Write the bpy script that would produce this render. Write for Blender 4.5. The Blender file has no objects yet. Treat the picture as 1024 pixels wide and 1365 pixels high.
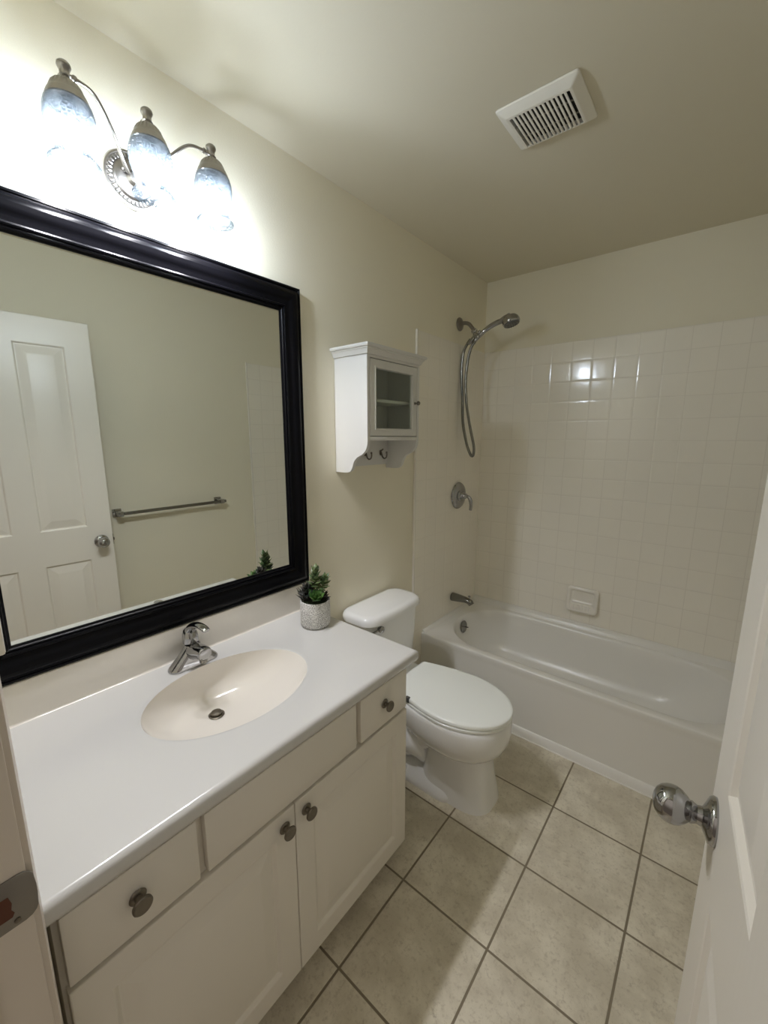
import bpy, bmesh, math, random
from mathutils import Vector, Matrix
random.seed(7)
S = bpy.context.scene
COL = S.collection
PI = math.pi

# ------------------------------------------------------------------ camera, world, exposure
cam_d = bpy.data.cameras.new('camera')
cam = bpy.data.objects.new('camera', cam_d)
COL.objects.link(cam)
cam.location = (1.2510, -2.5465, 1.4784)
yaw, pitch, roll = -0.6843, -0.1813, 0.0016
fwd = Vector((math.sin(yaw)*math.cos(pitch), math.cos(yaw)*math.cos(pitch), math.sin(pitch)))
rgt = Vector((math.cos(yaw), -math.sin(yaw), 0))
upv = rgt.cross(fwd)
r2 = rgt*math.cos(roll) + upv*math.sin(roll)
u2 = -rgt*math.sin(roll) + upv*math.cos(roll)
cam.matrix_world = Matrix(((r2.x, u2.x, -fwd.x, 1.2510), (r2.y, u2.y, -fwd.y, -2.5465), (r2.z, u2.z, -fwd.z, 1.4784), (0, 0, 0, 1)))
cam_d.sensor_fit = 'HORIZONTAL'
cam_d.sensor_width = 36
cam_d.lens = 547.70*36/1024
cam_d.clip_start = 0.01
S.camera = cam

BULB_STRENGTH = 1210.0
BULB_COLOR = (0.965, 0.96, 1.0)
HALL = (1.0, 0.88, 0.76)
HALL_STRENGTH = 0.50
w = bpy.data.worlds.new('hall_light'); S.world = w; w.use_nodes = True
bg = w.node_tree.nodes['Background']
bg.inputs[1].default_value = HALL_STRENGTH
_nt = w.node_tree
_tc = _nt.nodes.new('ShaderNodeTexCoord'); _sp = _nt.nodes.new('ShaderNodeSeparateXYZ'); _cr = _nt.nodes.new('ShaderNodeValToRGB')
_nt.links.new(_tc.outputs['Generated'], _sp.inputs[0]); _nt.links.new(_sp.outputs[2], _cr.inputs[0]); _nt.links.new(_cr.outputs[0], bg.inputs[0])
_cr.color_ramp.elements[0].position = 0.0; _cr.color_ramp.elements[0].color = (.28*HALL[0], .26*HALL[1], .24*HALL[2], 1)
_cr.color_ramp.elements[1].position = 0.45; _cr.color_ramp.elements[1].color = (*HALL, 1)
_e = _cr.color_ramp.elements.new(0.12); _e.color = (.42*HALL[0], .40*HALL[1], .38*HALL[2], 1)
S.view_settings.view_transform = 'Standard'
S.view_settings.look = 'None'
S.view_settings.gamma = 1.0
S.view_settings.use_curve_mapping = False
S.view_settings.exposure = 0.0
try:
    S.cycles.use_denoising = True
    S.cycles.max_bounces = 14
    S.cycles.diffuse_bounces = 7
    S.cycles.transparent_max_bounces = 12
    S.cycles.sample_clamp_indirect = 6
    S.cycles.caustics_reflective = False
    S.cycles.caustics_refractive = False
except Exception:
    pass

# ------------------------------------------------------------------ helpers
def bake(name, bm, mat, parent=None, label=None, smooth=40, kind=None):
    """bmesh in room coordinates -> one mesh object; a child keeps its place under its thing"""
    bmesh.ops.recalc_face_normals(bm, faces=bm.faces[:])
    me = bpy.data.meshes.new(name)
    if parent is not None:
        m = PARENT_M[parent.name]
        bm.transform(m.inverted())
    bm.to_mesh(me); bm.free()
    if smooth is not None:
        for p in me.polygons: p.use_smooth = True
        try: me.set_sharp_from_angle(angle=math.radians(smooth))
        except Exception: pass
    o = bpy.data.objects.new(name, me)
    COL.objects.link(o)
    if mat is not None: me.materials.append(mat)
    if parent is not None:
        o.parent = parent
        PARENT_M[o.name] = PARENT_M[parent.name]
    else:
        PARENT_M[o.name] = Matrix.Identity(4)
    if label: o['label'] = label
    if kind: o['kind'] = kind
    return o
PARENT_M = {}

def thing(name, label, cat, loc, group=None, kind=None):
    o = bpy.data.objects.new(name, None); COL.objects.link(o)
    o.empty_display_size = 0.05
    o.location = loc; o['label'] = label; o['category'] = cat
    if group: o['group'] = group
    if kind: o['kind'] = kind
    PARENT_M[o.name] = Matrix.Translation(loc)
    return o

def tag(o, label, cat, group=None):
    o['label'] = label; o['category'] = cat
    if group: o['group'] = group
    return o

def box(bm, x0, x1, y0, y1, z0, z1, bev=0.0, seg=2):
    vs = [bm.verts.new((x, y, z)) for x in (x0, x1) for y in (y0, y1) for z in (z0, z1)]
    idx = [(0,1,3,2),(4,6,7,5),(0,4,5,1),(2,3,7,6),(0,2,6,4),(1,5,7,3)]
    fs = [bm.faces.new([vs[i] for i in q]) for q in idx]
    if bev > 0:
        es = list({e for f in fs for e in f.edges})
        bmesh.ops.bevel(bm, geom=es, offset=bev, segments=seg, affect='EDGES', profile=0.5)
    return bm

def loft(bm, rings, cap0=True, cap1=True, closed=True):
    vr = [[bm.verts.new(p) for p in r] for r in rings]
    n = len(vr[0])
    for a, b in zip(vr[:-1], vr[1:]):
        for i in range(n if closed else n-1):
            j = (i+1) % n
            bm.faces.new((a[i], a[j], b[j], b[i]))
    if cap0: bm.faces.new(vr[0][::-1])
    if cap1: bm.faces.new(vr[-1])
    return vr

def frame_of(d):
    d = Vector(d).normalized()
    h = Vector((0, 0, 1)) if abs(d.z) < 0.9 else Vector((0, 1, 0))
    a = d.cross(h).normalized(); b = d.cross(a).normalized()
    return d, a, b

def lathe(bm, prof, c=(0,0,0), axis=(0,0,1), n=40, cap0=True, cap1=True, flute=None):
    """prof: (radius, distance along axis)"""
    d, a, b = frame_of(axis); c = Vector(c)
    rings = []
    for (r, h) in prof:
        ring = []
        for k in range(n):
            t = 2*PI*k/n
            rr = r*(1+(flute(t, h) if flute else 0))
            ring.append(c + d*h + a*(rr*math.cos(t)) + b*(rr*math.sin(t)))
        rings.append(ring)
    loft(bm, rings, cap0, cap1)
    return bm

def catmull(pts, n=8):
    P = [Vector(p) for p in pts]; out = []
    for i in range(len(P)-1):
        p0 = P[max(i-1, 0)]; p1 = P[i]; p2 = P[i+1]; p3 = P[min(i+2, len(P)-1)]
        for k in range(n):
            t = k/n
            out.append(0.5*((2*p1)+(p2-p0)*t+(2*p0-5*p1+4*p2-p3)*t*t+(3*p1-p0-3*p2+p3)*t**3))
    out.append(P[-1]); return out

def tube(bm, pts, r, n=14, cap=True, squash=None):
    """r: radius or list; squash: (scale_a, scale_b) list"""
    P = [Vector(p) for p in pts]; rings = []
    d0 = (P[1]-P[0]).normalized(); _, a, b = frame_of(d0)
    for i, p in enumerate(P):
        d = (P[min(i+1, len(P)-1)]-P[max(i-1, 0)]).normalized()
        a = (a-d*a.dot(d)).normalized(); b = d.cross(a)
        rr = r[min(i, len(r)-1)] if isinstance(r, (list, tuple)) else r
        sa, sb = squash[min(i, len(squash)-1)] if squash else (1, 1)
        rings.append([p+a*(rr*sa*math.cos(2*PI*k/n))+b*(rr*sb*math.sin(2*PI*k/n)) for k in range(n)])
    loft(bm, rings, cap, cap)
    return bm

def rrect(x0, x1, y0, y1, r, n=6):
    r = min(r, (x1-x0)/2-1e-5, (y1-y0)/2-1e-5); out = []
    for cx, cy, a0 in ((x1-r, y1-r, 0), (x0+r, y1-r, PI/2), (x0+r, y0+r, PI), (x1-r, y0+r, 1.5*PI)):
        for k in range(n+1):
            t = a0+PI/2*k/n
            out.append((cx+r*math.cos(t), cy+r*math.sin(t)))
    return out

def prism(bm, poly, axis, a, b, bev=0):
    """polygon in the plane across axis, extruded from a to b. axis 1: poly=(x,z)"""
    def P(p, t):
        return {0: (t, p[0], p[1]), 1: (p[0], t, p[1]), 2: (p[0], p[1], t)}[axis]
    A = [bm.verts.new(P(p, a)) for p in poly]; B = [bm.verts.new(P(p, b)) for p in poly]
    n = len(poly); fs = [bm.faces.new(A), bm.faces.new(B[::-1])]
    for i in range(n):
        fs.append(bm.faces.new((A[i], B[i], B[(i+1) % n], A[(i+1) % n])))
    if bev:
        es = list(fs[0].edges)+list(fs[1].edges)
        bmesh.ops.bevel(bm, geom=es, offset=bev, segments=2, affect='EDGES', profile=0.5)
    return bm

# ------------------------------------------------------------------ materials
def mat_new(name, color=(.8,.8,.8), rough=.5, metal=0.0, coat=0.0, spec=0.5, emit=None):
    m = bpy.data.materials.new(name); m.use_nodes = True
    b = m.node_tree.nodes['Principled BSDF']
    b.inputs['Base Color'].default_value = (*color, 1)
    b.inputs['Roughness'].default_value = rough
    b.inputs['Metallic'].default_value = metal
    b.inputs['Coat Weight'].default_value = coat
    b.inputs['Coat Roughness'].default_value = 0.06
    b.inputs['Specular IOR Level'].default_value = spec
    if emit:
        b.inputs['Emission Color'].default_value = (*emit[0], 1)
        b.inputs['Emission Strength'].default_value = emit[1]
    return m
def nn(m, t, **kw):
    n = m.node_tree.nodes.new(t)
    for k, v in kw.items(): setattr(n, k, v)
    return n
def lk(m, a, b): m.node_tree.links.new(a, b)
def bsdf(m): return m.node_tree.nodes['Principled BSDF']
def noise(m, scale, detail=4, rough=.55, vec=None):
    n = nn(m, 'ShaderNodeTexNoise'); n.inputs['Scale'].default_value = scale
    n.inputs['Detail'].default_value = detail; n.inputs['Roughness'].default_value = rough
    if vec is None:
        g = nn(m, 'ShaderNodeNewGeometry'); vec = g.outputs['Position']
    lk(m, vec, n.inputs['Vector'])
    return n
def bump(m, sock, strength, dist, prev=None):
    b = nn(m, 'ShaderNodeBump'); b.inputs['Strength'].default_value = strength; b.inputs['Distance'].default_value = dist
    lk(m, sock, b.inputs['Height'])
    if prev is not None: lk(m, prev.outputs[0], b.inputs['Normal'])
    lk(m, b.outputs[0], bsdf(m).inputs['Normal'])
    return b
def math_n(m, op, a, b=None):
    n = nn(m, 'ShaderNodeMath', operation=op)
    for i, v in enumerate((a, b)):
        if v is None: continue
        if isinstance(v, (int, float)): n.inputs[i].default_value = v
        else: lk(m, v, n.inputs[i])
    return n.outputs[0]
def smooth_range(m, v, a, b, c=0., d=1.):
    n = nn(m, 'ShaderNodeMapRange', interpolation_type='SMOOTHSTEP')
    lk(m, v, n.inputs[0])
    for i, q in zip((1, 2, 3, 4), (a, b, c, d)): n.inputs[i].default_value = q
    return n.outputs[0]
def mixc(m, f, a, b, blend='MIX'):
    n = nn(m, 'ShaderNodeMix', data_type='RGBA', blend_type=blend)
    if isinstance(f, (int, float)): n.inputs[0].default_value = f
    else: lk(m, f, n.inputs[0])
    for i, v in ((6, a), (7, b)):
        if isinstance(v, tuple): n.inputs[i].default_value = (*v, 1)
        else: lk(m, v, n.inputs[i])
    return n.outputs[2]
def grid_dist(m, axes):
    """axes: [(axis, offset, pitch)] -> distance to the nearest grid line, cell id vector"""
    g = nn(m, 'ShaderNodeNewGeometry'); sp = nn(m, 'ShaderNodeSeparateXYZ'); lk(m, g.outputs['Position'], sp.inputs[0])
    ds, ids = [], []
    for ax, off, p in axes:
        t = math_n(m, 'DIVIDE', math_n(m, 'SUBTRACT', sp.outputs[ax], off), p)
        ids.append(math_n(m, 'FLOOR', t))
        f = math_n(m, 'FRACT', t)
        ds.append(math_n(m, 'MULTIPLY', math_n(m, 'MINIMUM', f, math_n(m, 'SUBTRACT', 1.0, f)), p))
    cb = nn(m, 'ShaderNodeCombineXYZ')
    for i, q in enumerate(ids): lk(m, q, cb.inputs[i])
    return math_n(m, 'MINIMUM', ds[0], ds[1]), cb.outputs[0]

PAINT = (0.80, 0.755, 0.615)
M = {}
m = M['paint'] = mat_new('wall_paint', PAINT, .62, spec=.3)
n1 = noise(m, 190, 3, .6); bump(m, n1.outputs[0], .35, .0016)
m = M['ceiling'] = mat_new('ceiling_paint', (0.68, 0.635, 0.51), .75, spec=.2)
n1 = noise(m, 150, 3, .6); bump(m, n1.outputs[0], .2, .001)

def tile_mat(name, axes):
    m = mat_new(name, (.74, .715, .665), .13)
    d, cid = grid_dist(m, axes)
    g = smooth_range(m, d, .0009, .0022)
    wn = nn(m, 'ShaderNodeTexWhiteNoise', noise_dimensions='3D'); lk(m, cid, wn.inputs['Vector'])
    tone = mixc(m, math_n(m, 'MULTIPLY', wn.outputs['Value'], .35), (.88, .84, .75), (.84, .80, .72))
    lk(m, mixc(m, g, (.75, .71, .625), tone), bsdf(m).inputs['Base Color'])
    lk(m, smooth_range(m, d, .0009, .0022, .6, .12), bsdf(m).inputs['Roughness'])
    h = smooth_range(m, d, .0006, .009)
    b1 = bump(m, h, .42, .0012)
    n = noise(m, 9, 2, .5)
    bump(m, n.outputs[0], .12, .006, b1)
    return m
M['tile_x'] = tile_mat('square_tile_far', [(0, .1049, .108), (2, 2.002, .108)])
M['tile_y'] = tile_mat('square_tile_side', [(1, -.7591, .108), (2, 2.002, .108)])

m = M['floor'] = mat_new('floor_tile', (.4, .37, .3), .38)
d, cid = grid_dist(m, [(0, .5785, .3053), (1, -1.3101, .3053)])
g = smooth_range(m, d, .0026, .0040)
nA = noise(m, 7, 8, .65); nB = noise(m, 55, 6, .7); nC = noise(m, 26, 6, .8); nD = noise(m, 110, 4, .7)
wn = nn(m, 'ShaderNodeTexWhiteNoise', noise_dimensions='3D'); lk(m, cid, wn.inputs['Vector'])
c = mixc(m, smooth_range(m, nA.outputs[0], .35, .68), (.56, .51, .40), (.75, .70, .575))
c = mixc(m, math_n(m, 'MULTIPLY', smooth_range(m, nC.outputs[0], .56, .70), .85), c, (.40, .35, .265))
c = mixc(m, math_n(m, 'MULTIPLY', math_n(m, 'MULTIPLY', smooth_range(m, nB.outputs[0], .50, .62), smooth_range(m, nD.outputs[0], .42, .60)), .42), c, (.40, .345, .255))
c = mixc(m, math_n(m, 'MULTIPLY', wn.outputs['Value'], .10), c, (.60, .55, .46))
lk(m, mixc(m, g, (.215, .18, .125), c), bsdf(m).inputs['Base Color'])
lk(m, smooth_range(m, d, .002, .004, .85, .46), bsdf(m).inputs['Roughness'])
b1 = bump(m, smooth_range(m, d, .001, .006), .6, .0015)
bump(m, nB.outputs[0], .12, .001, b1)

m = M['marble'] = mat_new('cultured_marble_lamp_darkened', (.60, .595, .58), .18, coat=.25)  # slab colour darkened to offset the direct lamp light
m = M['basin'] = mat_new('cultured_marble_shade_lightened', (.78, .745, .69), .14, coat=.3)  # same marble as the slab, coloured lighter and creamier to balance the lighting
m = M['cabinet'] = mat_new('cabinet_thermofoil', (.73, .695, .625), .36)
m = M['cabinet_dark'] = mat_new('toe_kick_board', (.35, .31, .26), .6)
m = M['black'] = mat_new('black_lacquer', (.002, .002, .003), .30, spec=.12)
m = M['mirror'] = mat_new('mirror_silver', (.89, .915, .88), .0, metal=1)
m = M['chrome'] = mat_new('chrome', (.40, .40, .405), .06, metal=1)
m = M['chrome_dull'] = mat_new('worn_chrome', (.24, .235, .215), .2, metal=1)
m = M['nickel'] = mat_new('brushed_nickel', (.30, .28, .255), .3, metal=1)
m = M['pewter'] = mat_new('antique_pewter', (.19, .17, .14), .34, metal=1)
m = M['steel'] = mat_new('steel_plate', (.26, .245, .225), .42, metal=1)
m = M['wood'] = mat_new('raw_wood', (.10, .032, .014), .7)
m = M['porcelain'] = mat_new('porcelain', (.84, .845, .845), .1, coat=.5)
m = M['seat'] = mat_new('seat_plastic', (.89, .915, .885), .22)
m = M['tub'] = mat_new('tub_acrylic', (.79, .775, .735), .27)
m = M['door'] = mat_new('door_paint', (.79, .75, .67), .33)
tc = nn(m, 'ShaderNodeNewGeometry'); mp = nn(m, 'ShaderNodeMapping'); lk(m, tc.outputs['Position'], mp.inputs[0]); mp.inputs['Scale'].default_value = (60, 60, 4)
n1 = noise(m, 2.0, 4, .6, mp.outputs[0]); bump(m, n1.outputs[0], .25, .001)
m = M['trim'] = mat_new('trim_paint', (.66, .595, .52), .35)
m = M['white_wood'] = mat_new('white_cabinet_paint', (.66, .65, .62), .32)
m = M['plastic'] = mat_new('white_plastic', (.80, .775, .70), .35)
m = M['dark'] = mat_new('vent_shade_dark', (.02, .02, .018), .8)
m = M['shaded_bar'] = mat_new('shaded_cross_bar', (.22, .21, .18), .5)  # bar colour painted dim for the shade behind the slats
m = M['rubber'] = mat_new('grey_rubber', (.06, .06, .06), .5)
m = M['ceramic'] = mat_new('ceramic_dish', (.82, .785, .715), .15)
m = M['spray'] = mat_new('spray_face', (.10, .10, .10), .35)

m = M['pot'] = mat_new('speckled_pot', (.6, .6, .58), .7)
g = nn(m, 'ShaderNodeNewGeometry'); v = nn(m, 'ShaderNodeTexVoronoi', feature='DISTANCE_TO_EDGE'); v.inputs['Scale'].default_value = 210; lk(m, g.outputs['Position'], v.inputs['Vector'])
f = smooth_range(m, v.outputs['Distance'], .10, .22)
lk(m, mixc(m, f, (.72, .71, .68), (.24, .23, .22)), bsdf(m).inputs['Base Color'])
bump(m, f, -.5, .0015)
def leaf_mat(name, a, b):
    m = mat_new(name, a, .42)
    n = noise(m, 38, 3, .6)
    lk(m, mixc(m, smooth_range(m, n.outputs[0], .35, .68), a, b), bsdf(m).inputs['Base Color'])
    return m
M['leaf_bright'] = leaf_mat('rosette_green', (.025, .085, .016), (.11, .20, .045))
M['leaf_mid'] = leaf_mat('leaf_green', (.04, .085, .028), (.17, .21, .085))
M['leaf_dark'] = leaf_mat('dark_leaf', (.012, .018, .014), (.045, .035, .03))
m = M['soil'] = mat_new('dark_moss', (.02, .03, .012), .9)

# crackled glass lamp shade: part clear, part scattering
m = M['shade'] = bpy.data.materials.new('crackle_glass'); m.use_nodes = True
nt = m.node_tree; nt.nodes.remove(nt.nodes['Principled BSDF']); out = nt.nodes['Material Output']
g = nn(m, 'ShaderNodeNewGeometry'); mp = nn(m, 'ShaderNodeMapping'); lk(m, g.outputs['Position'], mp.inputs[0]); mp.inputs['Scale'].default_value = (1, 1, 1.7)
v = nn(m, 'ShaderNodeTexVoronoi', feature='DISTANCE_TO_EDGE'); v.inputs['Scale'].default_value = 95; lk(m, mp.outputs[0], v.inputs['Vector'])
crk = smooth_range(m, v.outputs['Distance'], .02, .16)
tr = nn(m, 'ShaderNodeBsdfTransparent')
lw = nn(m, 'ShaderNodeLayerWeight'); lw.inputs[0].default_value = .5            # glass absorbs more along a slanted path
lk(m, mixc(m, smooth_range(m, lw.outputs['Facing'], .35, 1.0), (.615, .655, .69), (.22, .27, .32)), tr.inputs[0])
tl = nn(m, 'ShaderNodeBsdfTranslucent'); tl.inputs[0].default_value = (.035, .042, .048, 1)
df = nn(m, 'ShaderNodeBsdfDiffuse'); df.inputs[0].default_value = (.035, .042, .048, 1)
gl = nn(m, 'ShaderNodeBsdfGlossy'); gl.inputs['Roughness'].default_value = .12
bp = nn(m, 'ShaderNodeBump'); bp.inputs['Strength'].default_value = .6; bp.inputs['Distance'].default_value = .002; lk(m, crk, bp.inputs['Height'])
for q in (tl, df, gl): lk(m, bp.outputs[0], q.inputs['Normal'])
def mixs(f, a, b):
    x = nn(m, 'ShaderNodeMixShader')
    if isinstance(f, (int, float)): x.inputs[0].default_value = f
    else: lk(m, f, x.inputs[0])
    lk(m, a.outputs[0], x.inputs[1]); lk(m, b.outputs[0], x.inputs[2]); return x
sc_ = mixs(.45, tl, df)
body = mixs(smooth_range(m, crk, 0, 1, .50, .13), tr, sc_)
def front_fresnel(m, ior):
    fr = nn(m, 'ShaderNodeFresnel'); fr.inputs[0].default_value = ior; ge = nn(m, 'ShaderNodeNewGeometry')
    return math_n(m, 'MULTIPLY', fr.outputs[0], math_n(m, 'SUBTRACT', 1.0, ge.outputs['Backfacing']))
lk(m, mixs(front_fresnel(m, 1.45), body, gl).outputs[0], out.inputs[0])

m = M['bulb'] = mat_new('lit_bulb', (1, 1, 1), .4, emit=(BULB_COLOR, BULB_STRENGTH))
m = M['pane'] = bpy.data.materials.new('cabinet_pane'); m.use_nodes = True
nt = m.node_tree; nt.nodes.remove(nt.nodes['Principled BSDF']); out = nt.nodes['Material Output']
tr = nn(m, 'ShaderNodeBsdfTransparent'); tr.inputs[0].default_value = (.90, .93, .90, 1)
gl = nn(m, 'ShaderNodeBsdfGlossy'); gl.inputs['Roughness'].default_value = .01
lk(m, mixs(front_fresnel(m, 1.5), tr, gl).outputs[0], out.inputs[0])

# ------------------------------------------------------------------ room shell
H = 2.4168; RX = 1.524; FY = -2.502; FY2 = -2.615
JL, JR, JH = .62, 1.360, 2.05
WT = .10
def struct(name, bm, mat, smooth=None, label=None):
    o = bake(name, bm, mat, None, None, smooth, 'structure')
    if label: o['label'] = label
    return o
bm = bmesh.new(); box(bm, -WT, RX+WT, -3.3, WT, -.08, 0); struct('floor', bm, M['floor'], label='beige stone-look floor tiles laid in a square grid with brown grout')
bm = bmesh.new(); box(bm, -WT, RX+WT, FY2, WT, H, H+.08); struct('ceiling', bm, M['ceiling'], label='plain off-white ceiling')
bm = bmesh.new(); box(bm, -WT, 0, FY2, WT, 0, H); struct('wall_left', bm, M['paint'], label='beige painted wall behind the mirror and toilet')
bm = bmesh.new(); box(bm, 0, RX, 0, WT, 0, H); struct('wall_far', bm, M['paint'], label='beige wall above the tub tiles')
bm = bmesh.new(); box(bm, RX, RX+WT, FY2, WT, 0, H); struct('wall_right', bm, M['paint'], label='beige wall with towel bar seen in the mirror')
bm = bmesh.new()
box(bm, 0, JL-.02, FY2, FY, 0, H); box(bm, JR+.02, RX, FY2, FY, 0, H); box(bm, JL-.02, JR+.02, FY2, FY, JH+.02, H)
struct('wall_front', bm, M['paint'], label='wall around the doorway')

# tile surround: slabs on the three tub walls
TZ = 2.002; TT = .007
bm = bmesh.new()
poly = [(-.759, 0), (-.759, TZ), (0, TZ), (0, .30), (-.668, .30), (-.668, 0)]
prism(bm, poly, 0, 0, TT, bev=.0)
struct('trim_1', bm, M['tile_y'], label='white square tile panel behind the shower fittings')
bm = bmesh.new(); box(bm, TT, RX-TT, -TT, 0, .30, TZ); struct('trim_2', bm, M['tile_x'], label='white square tile panel along the tub')
bm = bmesh.new()
prism(bm, poly, 0, RX-TT, RX); struct('trim_3', bm, M['tile_y'], label='white square tile panel seen at the right of the mirror')
# light bullnose edge strip of the side panels
bm = bmesh.new(); box(bm, 0, TT+.006, -.770, -.7585, 0, TZ+.004, .004); struct('trim_4', bm, M['ceramic'], 40, 'narrow white bullnose edge of the tile panel by the wall cabinet')
bm = bmesh.new(); box(bm, RX-TT-.006, RX, -.770, -.7585, 0, TZ+.004, .004); struct('trim_5', bm, M['ceramic'], 40, 'narrow white bullnose edge of the tile panel in the mirror')

# door frame: jambs, head, stops, casings
bm = bmesh.new()
box(bm, JL-.02, JL, FY2-.003, FY+.003, 0, JH+.02, .002); box(bm, JR, JR+.02, FY2-.003, FY+.003, 0, JH+.02, .002)
box(bm, JL, JR, FY2-.003, FY+.003, JH, JH+.02, .002)
box(bm, JL, JL+.010, -2.585, -2.5475, 0, JH, .002); box(bm, JR-.010, JR, -2.585, -2.5475, 0, JH, .002); box(bm, JL+.01, JR-.01, -2.585, -2.5475, JH-.01, JH, .002)
frame = struct('trim_6', bm, M['trim'], 40, 'painted door jamb at the left edge of the photo')
def casing(bm, xa, xb, z1, inner_right):
    prof = [(0, 0), (0, .010), (.006, .012), (.018, .012), (.024, .014), (.052, .017), (.057, .013), (.057, 0)]
    s = -1 if inner_right else 1; x0 = xb if inner_right else xa
    prism(bm, [(x0+s*a, FY+b) for a, b in prof], 2, 0, z1)
bm = bmesh.new(); casing(bm, JL-.065, JL-.008, JH+.008, True); struct('trim_7', bm, M['trim'], 30, 'door casing beside the vanity')
bm = bmesh.new(); casing(bm, JR+.008, JR+.065, JH+.008, False); struct('trim_8', bm, M['trim'], 30, 'door casing on the hinge side')
bm = bmesh.new(); box(bm, JL-.065, JR+.065, FY, FY+.015, JH+.008, JH+.065, .003); struct('trim_9', bm, M['trim'], 30, 'door casing above the doorway')
# strike plate on the left jamb
sp = bake('strike_plate', (lambda b: (prism(b, [(y, z) for y, z in [(-2.545, .862), (-2.507, .862)] + [(-2.507+.014*math.sin(t), .876-.014*math.cos(t)) for t in (.5, 1.0, 1.4)] + [(-2.492, .892), (-2.492, .905)] + [(-2.507+.014*math.cos(t), .919+.014*math.sin(t)) for t in (.2, .7, 1.2)] + [(-2.507, .933), (-2.545, .933)]], 0, JL, JL+.0022, bev=.0007), b)[1])(bmesh.new()), M['steel'], frame, 'worn steel strike plate with rounded lip')
bm = bmesh.new(); prism(bm, [(-2.548, .879), (-2.5185, .879), (-2.5160, .884), (-2.5185, .890), (-2.5170, .899), (-2.5195, .9105), (-2.548, .9115)], 0, JL+.0018, JL+.0026); bake('latch_hole', bm, M['wood'], sp, 'reddish raw wood showing in the latch hole')
bm = bmesh.new()
for z in (.870, .926): lathe(bm, [(.0035, 0), (.0035, .0012), (.002, .0018)], (JL+.0018, -2.5145 if z < .9 else -2.534, z), (1, 0, 0), 14)
bake('screw', bm, M['pewter'], sp)
# baseboard along the left wall between vanity and tub
bm = bmesh.new(); box(bm, 0, .011, -1.553, -.768, 0, .075, .003); struct('baseboard_left', bm, M['trim'], 40)
bm = bmesh.new(); box(bm, RX-.011, RX, FY+.02, -.768, 0, .075, .003); struct('baseboard_right', bm, M['trim'], 40)

# ------------------------------------------------------------------ panelled faces
def panel_face(bm, P, rect, recess, groove, ramp, field):
    """mitred rings of a moulded panel. P(u,v,h) -> point; rect u0,u1,v0,v1; returns outer verts"""
    u0, u1, v0, v1 = rect
    specs = [(0, 0), (.003, -.0015), (recess, -groove), (recess+.004, -groove), (recess+.004+ramp, -field), (recess+.008+ramp, -field+.0008)]
    prev = None; outer = None
    for ins, h in specs:
        ring = [bm.verts.new(P(u, v, h)) for u, v in ((u0+ins, v0+ins), (u1-ins, v0+ins), (u1-ins, v1-ins), (u0+ins, v1-ins))]
        if prev:
            for i in range(4): bm.faces.new((prev[i], prev[(i+1) % 4], ring[(i+1) % 4], ring[i]))
        else: outer = ring
        prev = ring
    bm.faces.new(prev)
    return outer
def slab_with_panels(bm, P, U, V, depth, panels, prof, edge=.003):
    """front face with rectangular moulded panels set into a U x V slab, thickness depth"""
    us = sorted({U[0], U[1]} | {p[0] for p in panels} | {p[1] for p in panels})
    vs = sorted({V[0], V[1]} | {p[2] for p in panels} | {p[3] for p in panels})
    for i in range(len(us)-1):
        for j in range(len(vs)-1):
            q = (us[i], us[i+1], vs[j], vs[j+1])
            if any(p[0] <= q[0]+1e-6 and q[1] <= p[1]+1e-6 and p[2] <= q[2]+1e-6 and q[3] <= p[3]+1e-6 for p in panels): continue
            bm.faces.new([bm.verts.new(P(u, v, 0)) for u, v in ((q[0], q[2]), (q[1], q[2]), (q[1], q[3]), (q[0], q[3]))])
    for p in panels: panel_face(bm, P, p, *prof)
    # rounded rim and sides and back
    prev = None
    for ins, h in ((0, 0), (-edge*.7, -edge*.3), (-edge, -edge), (-edge, -depth)):
        ring = [bm.verts.new(P(u, v, h)) for u, v in ((U[0]+ins, V[0]+ins), (U[1]-ins, V[0]+ins), (U[1]-ins, V[1]-ins), (U[0]+ins, V[1]-ins))]
        if prev:
            for i in range(4): bm.faces.new((prev[i], prev[(i+1) % 4], ring[(i+1) % 4], ring[i]))
        prev = ring
    bm.faces.new(prev[::-1])
    bmesh.ops.remove_doubles(bm, verts=bm.verts[:], dist=1e-5)
    return bm

# ------------------------------------------------------------------ room door, standing open along the right wall
hinge = Vector((1.353, -2.492, 0)); free = Vector((1.3010, -1.790, 0))
du = (free-hinge).normalized(); dn = Vector((-du.y, du.x, 0))      # dn points into the room (-x)
DW = (free-hinge).length; DT = .035
def DP(u, v, h): p = hinge+du*u+dn*h; return (p.x, p.y, v)
def y2u(y): return (Vector((hinge.x, y, 0))-hinge).dot(du)
door = thing('door_1', 'white four-panel door standing open at the right edge of the photo', 'door', (hinge.x, hinge.y, .012), kind='structure')
pa, pb = y2u(-2.089), y2u(-1.893); w_p = pb-pa; pc = DW-pb; pd = pc+w_p
panels = [(pa, pb, 1.012, 1.905), (pc, pd, 1.012, 1.905), (pa, pb, .24, .835), (pc, pd, .24, .835)]
bm = bmesh.new(); slab_with_panels(bm, DP, (.003, DW-.003), (.015, 2.025), DT, panels, (.008, .0085, .034, .001))
bake('door_leaf', bm, M['door'], door, smooth=12)
ku = DW-.055; KZ = .925
def DV(u, v, h): return Vector(DP(u, v, h))
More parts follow.
